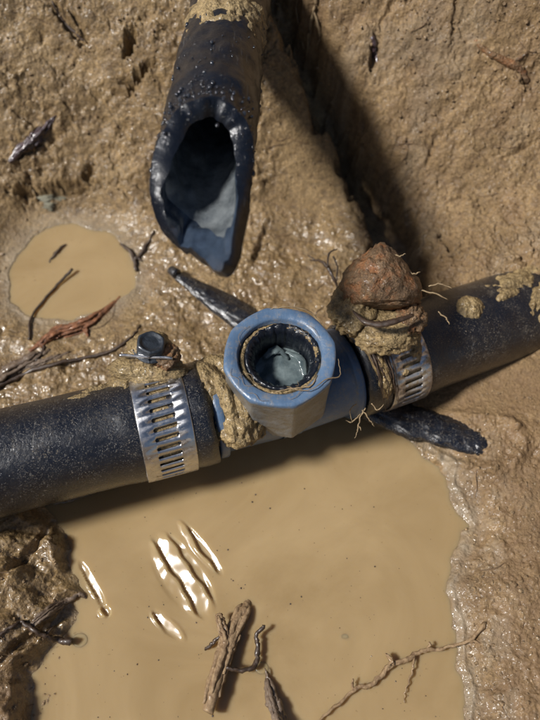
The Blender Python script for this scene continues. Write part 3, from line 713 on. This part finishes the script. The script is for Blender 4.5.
# rusty lump = screw housing buried in clay
hc = PD(384, 296, 240)
V, F = lump(PD(380, 290, 243), (12.6, 14.2, 13.5), .12, 5, 6, .06); 
V = np.array(V); rel = V - PD(380, 290, 243); V += np.outer(np.clip((rel @ UP) / 12, -1, 1), RT) * 0
rel = V - PD(380, 290, 243); hh = rel @ UP; k = 1 - .33 * np.clip(hh / 13, 0, 1) ** 1.4; xx = rel @ RT
V = V + np.outer(xx * (k - 1), RT); V = V + np.outer(np.where(hh < -4, (-4 - hh) * .75, 0), UP)
Vk, Fk = lump(PD(386, 331, 241), (10.5, 8, 5), .22, 5, 27, .08); link('mud_clump', Vk, Fk, M['mud'], label='clay wad bridging the rusty clump and the right clamp band', cat='mud')
Vk, Fk = lump(PD(409, 316, 241), (4.5, 6.5, 5), .3, 5, 33, .12); link('mud_clump', Vk, Fk, M['rustmud'], label='small rusty crumb at the right foot of the rusty clump', cat='mud')
Vk, Fk = lump(PD(355, 306, 243), (7.0, 11, 7), .25, 5, 29, .10, -.4); link('mud_clump', Vk, Fk, M['mud'], label='rooty clay wad left of the rusty clump', cat='mud')
link('rusty_clump', V, F, M['rustmud'], label='rust stained cone of clay covering the right clamp screw', cat='mud')
mb = MB(); a_ = [PD(353, 311, 233), PD(364, 321, 230), PD(378, 324.5, 229), (PD(396, 321, 229)), PD(413, 315, 231)]
tube(mb, a_, [.4, 1.0, 1.25, 1.1, .6], 8, 8, .1, .06, 6, flat=.7)
mb.link('housing_edge', M['dark'], cr)
# right pipe: splashes of clay
q45 = AR.q_at(456); q52 = AR.q_at(515)
coat(AR, q45 - 7, q45 + 7, -.2, 1.1, RP, blobs([(q45, 8.0, 5.0, 4.6, 0, 2.6)], RP, 45, rag=.15), M['mud'], label='round blob of clay stuck on the right pipe', seed=45)
coat(AR, q45 + 1, q45 + 42, -1.0, 1.5, RP, blobs([(q52 - 4, 13, 10, 4.5, .1, 1.8), (q52 + 3, 3.5, 7.5, 3.5, .5, 2.2), (q52 + 7, 15, 8, 4, -.3, 1.4), (q52 + 1, -6, 3, 5, .4, 1.2), (q52 + 8, -3, 4, 5, 0, 2.0), (q52 - 10, 8, 6, 1.8, 0, 1.2)], RP, 47, rag=.5), M['mud'],
     label='ragged clay splashes at the outer end of the right pipe', seed=47, nq=160, npn=130)
coat(AR, q_cr + 6, q_cr + 24, .6, 1.7, RP, blobs([(q_cr + 9, 19, 5, 2.5, .2, 1.0), (q_cr + 14, 21, 6, 1.4, .2, .8)], RP, 49, rag=.5), M['mud'], label='thin line of clay along the upper edge of the right pipe', seed=49)
coat(AL, 20, 46, .7, 1.6, RP, blobs([(AL.q_at(112), 20, 6, 2.0, 0, .8), (AL.q_at(92), 17, 3, 1.2, 0, .5)], RP, 51, rag=.5), M['mud'], label='thin flakes of clay on the upper edge of the left pipe', seed=51)

# ------------------------------------------------------------------ hanging pipe end, cut on the slant
hp = thing('cut_pipe', 'wet black pipe stub hanging over the trench with a torn slanted end', 'pipe')
E = PD(203, 172, 203); T = PD(233, -10, 268)
AH = Axis(T - (E - T) * .6, E); RH = 13.2
n = 120; ph = np.linspace(-math.pi, math.pi, n, endpoint=False)
# phi=0 faces the camera; the near side is cut back, the far side runs on as a tongue
def interp_ph(pts, p): xs, ys = zip(*pts); return np.interp(p, [math.radians(a) for a in xs], ys)
endq = interp_ph([(-180, 18), (-160, 22), (-145, 26), (-128, 29), (-112, 28), (-106, 24), (-100, 6), (-88, 0), (-70, -7), (-40, -12), (0, -14), (35, -11), (65, -4), (90, 4), (112, 9), (130, 12), (155, 15), (180, 18)], ph)
endq = endq + .6 * fbm(np.cos(ph) * 10, np.sin(ph) * 10, 3, 3, 61)
s = np.linspace(0, 1, 110); NS = 110; Lq = AH.L + endq
Q = s[:, None] * Lq[None, :]; PH = np.broadcast_to(ph, Q.shape)
r = RH + .70 * fbm(Q, PH * RH, 12, 3, 62) + .20 * fbm(Q, PH * RH, 4, 3, 63, .6) + .5 * sst(-7, -1, Q - Lq[None, :]) * sst(-2.6, 1, np.cos(PH) + .1)
far_ = np.abs(np.mod(PH, 2 * math.pi) - math.pi)
inn = r - 1.1 - 4.6 * sst(-1.0, .6, np.cos(PH)) - .3 * fbm(Q, PH * RH, 5, 3, 66) - 1.2 * sst(8, 11, Q - AH.L) * (far_ < 1.2) + 1.4 * np.exp(-((np.mod(PH, 2 * math.pi) - math.radians(168)) / .09) ** 2) * sst(7, 10, Q - AH.L)
V1 = AH.at(Q, PH, r).reshape(-1, 3); V2 = AH.at(Q, PH, inn).reshape(-1, 3); k = np.arange(n); a = (NS - 1) * n; off = len(V1)
link('pipe_wall', np.vstack([V1, V2]), np.vstack([gridF(NS, n, True), np.stack([a + k, a + (k + 1) % n, off + a + (k + 1) % n, off + a + k], -1)]), M['wetpipe'], hp)
ql = (Q - AH.L).reshape(-1); Fi = gridF(NS, n, True)[:, ::-1]; tongue = (np.arange(len(Fi)) // n) >= 102
for nm, mk, mm_ in (('pipe_lining', ~tongue, 'liner'), ('torn_tongue', tongue, 'flap')):
    Fk = Fi[mk]; used, inv = np.unique(Fk, return_inverse=True); link(nm, V2[used], inv.reshape(Fk.shape), M[mm_], hp)
# clinging water drops
mb = MB(); Vd, Fd = ICO[2]
for i in range(260):
    if i < 190: ph_ = random.gauss(.6, .9); q_ = AH.L + np.interp(ph_, ph, endq) - abs(random.gauss(0, 7)) - .5
    else: ph_ = random.uniform(-1.7, 1.7); q_ = AH.L - random.uniform(2, 70)
    rd = random.choice([.2, .25, .3, .45, .6]) * random.uniform(.7, 1.2)
    mb.add(Vd * np.array([rd, rd * random.uniform(1, 1.6), rd * .8]) + AH.at(q_, ph_, RH + .1), Fd)
mb.link('water_drops', M['drop'], hp, kind='stuff')
V, F = lump(PD(232, 94, 227), (5.5, 1.6, 1.4), .4, 4, 71, .2, -.5); link('mud_streak', V, F, M['mud'], hp)
coat(AH, AH.L - 100, AH.L - 48, -1.3, 1.5, RH, blobs([(AH.L - 68, 0, 9, 15, 0, 1.6)], RH, 77, rag=.5), M['mud'], label='pale clay smeared across the top of the hanging pipe', seed=77)
HPAX = AH

# ------------------------------------------------------------------ old thin pipe crossing below
mb = MB()
def between(a, b, zz): return P(a, b, zz)
tube(mb, [P(178, 276, 12), P(205, 293, 11), P(240, 316, 10), P(300, 360, 7), P(380, 410, 3.6), P(430, 427, 3.4), P(468, 438, 3.4), P(492, 444, 3.2), P(500, 447, 2.8)], [2.2, 4.2, 6.2, 7, 6.9, 6.7, 6.4, 5.8, 3.6], 64, 20, .006, .02, 3, flat=.48, lumpy=.11)
mb.link('thin_pipe', M['old'], label='thin old black pipe crossing under the tee, half buried in clay', cat='pipe')
mb = MB(); tube(mb, [P(171, 270, 12.5), P(177, 274, 13)], [1.8, 2.1], 14, 4, .05, .05, 2)
mb.link('pipe_nub', M['old'], label='tiny black nub beside the tip of the thin old pipe', cat='pipe')

# ------------------------------------------------------------------ roots and twigs
def root(name, label, m, branches, cat='root', zoff=.6, rough=.25, wob=.25, n=8, group=None, seed=0, onground=True, strands=0):
    mb = MB()
    for i, (pts, rad) in enumerate(branches):
        w3 = [(PG(p[0], p[1], zoff + (p[2] if len(p) > 2 else 0)) if onground else P(p[0], p[1], p[2])) for p in pts]
        if not strands or max(rad) < 1.1: tube(mb, w3, rad, n, 6, rough, wob, seed + i); continue
        rs = random.Random(seed * 31 + i); rmax = max(rad); core = [x * .72 for x in rad]; tube(mb, w3, core, 12, 8, rough * .6, wob * .4, seed + i)
        for k in range(strands):
            a = 6.283 * k / strands + rs.uniform(-.4, .4); t0 = rs.uniform(0, .35); t1 = rs.uniform(.6, 1.0); m_ = 7; sp = smooth_path(w3, 8); pp = []
            for j_ in range(m_):
                t = t0 + (t1 - t0) * j_ / (m_ - 1); p = sp[int(t * (len(sp) - 1))]; rloc = np.interp(t, np.linspace(0, 1, len(rad)), rad) * rs.uniform(.55, .95)
                d_ = sp[min(len(sp) - 1, int(t * (len(sp) - 1)) + 1)] - sp[max(0, int(t * (len(sp) - 1)) - 1)]; d_ /= np.linalg.norm(d_) + 1e-9
                e1 = np.cross(d_, np.array([.1, .2, .97])); e1 /= np.linalg.norm(e1) + 1e-9; e2 = np.cross(e1, d_)
                aa = a + .5 * t; pp.append(p + e1 * math.cos(aa) * rloc + e2 * math.sin(aa) * rloc)
            q_ = rmax * rs.uniform(.22, .42); tube(mb, pp, [q_ * .4, q_, q_ * .9, q_, q_ * .3], 6, 4, .3, wob * .35, seed * 7 + k, flat=.6)
    return mb.link(name, m, label=label, cat=cat, group=group)
root('bark_root', 'long root with red brown bark lying on the clay by the puddle', M['bark'],
     [([(40, 346), (58, 334), (80, 328), (100, 316), (122, 296)], [2.2, 2.8, 2.4, 2.0, .6]), ([(84, 326), (88, 337)], [1.2, .5]), ([(60, 332), (48, 340), (30, 352)], [2, 1.6, 1.0])], zoff=.5, rough=.3, wob=.5, seed=3, strands=11)
root('split_root', 'split grey root end lying between two dark strands at left', M['bark_grey'],
     [([(-12, 384), (12, 371), (36, 358), (50, 350)], [3.2, 3.0, 2.2, .8]), ([(14, 372), (44, 362), (70, 352)], [1.2, 1.2, .6])], zoff=.2, rough=.3, wob=.4, seed=9, strands=10)
root('thin_root', 'thin dark root curving from the split root towards the screw head', M['dark'],
     [([(-8, 390), (20, 377), (50, 366), (80, 360), (110, 352), (132, 338), (140, 326)], [.9, .8, .8, .7, .6, .5, .3]), ([(36, 362), (44, 350), (42, 345)], [.6, .6, .3])], seed=12, wob=.25)
root('twig', 'thin bent twig rising out of the small puddle', M['dark'],
     [([(29, 340, 8), (31, 318, 7), (44, 300, 6.6), (60, 282, 7), (73, 269, 8)], [.4, .45, .5, .5, .65])], cat='twig', seed=14, wob=.15, onground=False)
root('twig', 'tiny dark chip of twig floating in the small puddle', M['dark'], [([(49, 262, 6), (57, 252, 6.2), (66, 244, 6)], [.3, .8, .4])], cat='twig', seed=15, onground=False)
root('twig', 'short dark forked twig at the right shore of the small puddle', M['dark'],
     [([(121, 245), (132, 255), (137, 272)], [.5, .9, .7]), ([(135, 262), (146, 248), (154, 232)], [.7, .6, .3]), ([(134, 258), (142, 262)], [.6, .3])], cat='twig', seed=16, zoff=.9)
root('rotten_leaf', 'wrinkled dark purple scrap of leaf on the upper left mud wall', M['leafbit'],
     [([(9, 163), (22, 150), (35, 138), (46, 126), (56, 115)], [.8, 2.4, 2.6, 1.3, .3])], cat='leaf', seed=17, zoff=.0, rough=.5, wob=.6, strands=8)
root('twig', 'black wiry twig sticking up beside the rusty clump', M['dark'],
     [([(309, 276, 10), (320, 284, 14), (329, 296, 14), (337, 306, 10)], [.3, .6, .6, .5]), ([(325, 290, 14), (326, 281, 17), (333, 278, 18)], [.4, .35, .2]), ([(313, 279, 12), (306, 274, 12)], [.3, .2]), ([(330, 282, 16), (334, 290, 15), (334, 300, 12)], [.3, .3, .3])], cat='twig', seed=18, wob=.15)
root('twig', 'straight thin twig pressed into the mud at the top left', M['dark'], [([(52, 2), (64, 22), (80, 38), (86, 42)], [.3, .6, .6, .3])], cat='twig', seed=19, zoff=.3)
root('buried_root', 'slimy brown root poking from the upper right mud wall', M['rustmud'],
     [([(470, 34), (484, 48), (502, 58), (520, 68), (528, 82)], [.5, 1.1, 1.4, 1.7, 1.0]), ([(512, 62), (527, 52)], [.9, .5])], seed=20, zoff=-.5, rough=.2)
root('charred_chip', 'small black charred chip stuck in the upper right wall', M['leafbit'], [([(372, 36), (376, 48), (374, 58)], [1.0, 1.8, .8]), ([(376, 50), (379, 72)], [.8, .4])], cat='wood chip', seed=21, zoff=-.2, rough=.5)
root('hanging_root', 'pale root hairs hanging down the crevice at the top', M['hair'],
     [([(316, -6), (314, 18), (309, 40), (306, 66)], [.8, .7, .5, .3]), ([(313, 20), (319, 44), (316, 60)], [.4, .4, .2]), ([(300, -5), (296, 25), (303, 60)], [.35, .3, .2])], seed=22, zoff=5)
root('root', 'pale forked root lying across the muddy water at lower right', M['wood'],
     [([(318, 724, 1.2), (338, 704, 1.4), (356, 688, 1.4), (372, 684, 1.6), (388, 668, 1.8), (408, 658, 2), (428, 650, 2), (446, 648, 2.2), (470, 640, 4), (484, 624, 5)], [.35, .5, .6, .7, .75, .75, .6, .5, .5, .8]),
      ([(414, 656, 2), (411, 674, 1.6), (405, 692, 1), (404, 702, .6)], [.4, .35, .25, .12]), ([(394, 664, 2), (386, 654, 2.4)], [.7, .3]), ([(386, 668, 2), (392, 660, 3), (386, 653, 3.6)], [.7, .5, .2]), ([(428, 650, 2), (430, 642, 3)], [.5, .3]), ([(353, 690, 1.4), (352, 679, 2.4)], [.5, .25]), ([(470, 640, 4), (484, 645, 4.5)], [.5, .2])], seed=25, wob=.35, onground=False)
root('broken_root', 'stout broken root stub standing out of the water with split bark', M['wood'],
     [([(208, 712, 4.5), (213, 692, 4.5), (222, 662, 3.6), (232, 636, 2.4), (244, 612, .6), (249, 602, -1)], [2.4, 2.6, 2.9, 2.8, 3.0, 1.6]),
      ([(228, 655, 3.6), (224, 636, 4.6), (219, 618, 5), (222, 614, 5)], [1.6, 1.5, 1.2, .6])], seed=31, rough=.16, wob=.3, n=14, onground=False, strands=10)
root('twig', 'dark kinked twig curling out beside the stout root stub', M['dark'],
     [([(226, 668, 5.4), (242, 670, 4), (255, 665, 3), (258, 650, 2.5), (257, 635, 3), (264, 626, 4)], [.5, .7, .8, .8, .7, .6]), ([(221, 634, 4), (212, 644, 2), (205, 650, .2)], [.5, .6, .4])], cat='twig', seed=33, wob=.3, onground=False)
root('broken_root', 'short dark root stub breaking the water at the bottom edge', M['bark_grey'],
     [([(266, 672, .2), (270, 690, 2), (276, 715, 4), (282, 735, 6)], [.5, 1.3, 2.1, 2.4]), ([(270, 682, 1.2), (264, 668, 2)], [.5, .2]), ([(277, 700, 3), (286, 720, 2)], [1.0, .8])], seed=35, rough=.25, wob=.3, onground=False, strands=9)
root('twig', 'black twig jutting from the lower left bank over the water', M['dark'],
     [([(22, 622, 1), (34, 630, 2.5), (48, 638, 2.5), (58, 641, 2), (74, 643, 1.6)], [.5, .8, .8, 1.0, 1.1]), ([(46, 637, 2), (58, 628, 2)], [.4, .2])], cat='twig', seed=37, wob=.3, zoff=1)
root('root_stub', 'dark root stub ending at the tip of the lower left bank', M['bark_grey'],
     [([(30, 626), (46, 614), (62, 604), (76, 597)], [1.2, 1.6, 1.5, .9]), ([(66, 602), (80, 594), (86, 598)], [.8, .9, .5])], seed=39, zoff=.1, wob=.3, rough=.3, strands=9)
root('thin_root', 'thin root lying along the folds of the lower left bank', M['dark'], [([(-5, 640), (10, 628), (24, 622), (40, 628)], [.5, .6, .5, .3])], seed=41, zoff=.6)
# hair roots round the right clamp
mb = MB()
def on(ax, q, s, r): return ax.at(q, s / RP, RP + r)
for s_ in range(22):
    q = q_cr - 13 + random.uniform(-2.5, 3); pts = []; x = random.uniform(14, 24); e = random.uniform(-20, 2)
    for kk in range(5):
        t = kk / 4; pts.append(on(AR, q + 3.5 * t + random.uniform(-1, 1), x + (e - x) * t, 2.3 + random.uniform(-.4, .8)))
    tube(mb, pts, [.15, .28, .12], 5, 5, .3, .15, 100 + s_)
mb.link('root_hairs', M['dark'], label='dark hairy roots wrapped over the clay collar right of the tee', cat='root')
mb = MB()
b0 = AR.at(q_cr - 10, -1.15, RP + 1.5)
for pts in ([(366, 408), (360, 418), (358, 430), (354, 438)], [(360, 414), (352, 422), (346, 420)], [(362, 410), (370, 420), (374, 426)], [(358, 424), (362, 431)], [(356, 404), (350, 410), (352, 422)], [(372, 404), (378, 410), (384, 404)]):
    tube(mb, [PD(p[0], p[1], 243) for p in pts], [.24, .22, .08], 5, 6, .4, .22, int(pts[0][0]))
mb.link('root_tuft', M['hair'], label='pale tuft of root ends dangling below the right clay collar', cat='root')
mb = MB()
for pts in ([(379, 250), (392, 256), (402, 268), (412, 282), (420, 290)], [(402, 268), (414, 274), (420, 272)], [(386, 252), (398, 256), (406, 254)], [(420, 290), (436, 294), (448, 300)], [(428, 286), (440, 284), (452, 288)], [(438, 312), (446, 318), (449, 324)]):
    tube(mb, [PD(p[0], p[1], 236) for p in pts], [.22, .3, .15], 5, 5, .3, .2, int(pts[-1][1]))
mb.link('root_hairs', M['hair'], label='fine pale root hairs strung from the rusty clump onto the right pipe', cat='root')
# stone and small debris
V, F = lump(PG(44, 199, -2.4), (8, 4.0, 3.6), .5, 5, 8, .14); link('stone', V, F, M['stone'], label='greenish grey stone half buried under the overhang by the puddle', cat='stone')

for px, py, r_, lab in ((345, 638, 1.9, 'small pale bubble with a dark dot floating in the open water'), (262, 668, 2.2, 'milky bubble beside the short root stub at the bottom edge'), (80, 640, 2.6, 'milky bubble at the tip of the black twig by the left bank')):
    rr = np.linspace(0, 1, 12); a_ = np.linspace(0, 2 * math.pi, 40, endpoint=False); RR, AA = np.meshgrid(rr, a_, indexing='ij'); c = P(px, py, 0)
    V = np.stack([c[0] + r_ * RR * np.cos(AA), c[1] + r_ * RR * np.sin(AA) * .85, .05 + r_ * .16 * np.sqrt(np.clip(1 - RR ** 2, 0, 1)) - .12], -1).reshape(-1, 3)
    link('bubble', V, gridF(12, 40, True), M['water'], label=lab, cat='bubble')

# crumbs and grit lying on the banks, flecks on the water, fine rootlets in the clay
V1, F1 = ico(1)
def on_ground(px, py, up=0.0):
    return PG(px, py, up)
def scatter(name, n, pick, rmin, rmax, m, label, seed, zf=None, flat=.7):
    r = random.Random(seed); mb = MB(); k = 0
    while k < n:
        px, py = r.uniform(-10, 550), r.uniform(-10, 730)
        if r.random() > pick(px, py): continue
        c = on_ground(px, py) if zf is None else P(px, py, zf)
        rd = rmin + (rmax - rmin) * r.random() ** 3.5; k += 1
        W = V1 * np.array([rd * r.uniform(.7, 1.3), rd * r.uniform(.7, 1.3), rd * flat]) * (1 + .25 * np.array([r.uniform(-1, 1) for _ in range(len(V1))]))[:, None]
        mb.add(W + c + np.array([0, 0, rd * .15 if zf is None else 0]), F1)
    return mb.link(name, m, kind='stuff', label=label, smooth=False)
def pk(px, py):
    if px > 465 and py > 380: return .9
    if px > 400 and py < 300: return .55
    if py < 200: return .2
    if py < 370 and px < 400: return .18
    if px < 60 and py > 520: return .5
    return 0
scatter('crumbs', 2600, pk, .22, .95, M['ground_dry'], 'loose crumbs of clay and grit on the banks', 5)
scatter('flecks', 150, lambda x, y: .8 if 90 < x < 440 and 480 < y else 0, .10, .34, M['dark'], 'dark flecks floating on the muddy water', 6, .05, .5)
mb = MB(); r = random.Random(11)
for k in range(60):
    while True:
        px, py = r.uniform(0, 540), r.uniform(0, 720)
        if pk(px, py) > 0: break
    a = r.uniform(0, 6.28); pts = []; Lr = r.uniform(6, 16)
    for j in range(5):
        if pk(px, py) <= 0: break
        pts.append(PG(px, py, .25)); px += Lr * math.cos(a); py += Lr * math.sin(a); a += r.uniform(-.7, .7)
    if len(pts) > 2: tube(mb, pts, [.06, .16, .14, .06], 4, 3, .2, .1, k)
mb.link('rootlets', M['hair_dark'], kind='stuff', label='fine rootlets bedded in the clay')
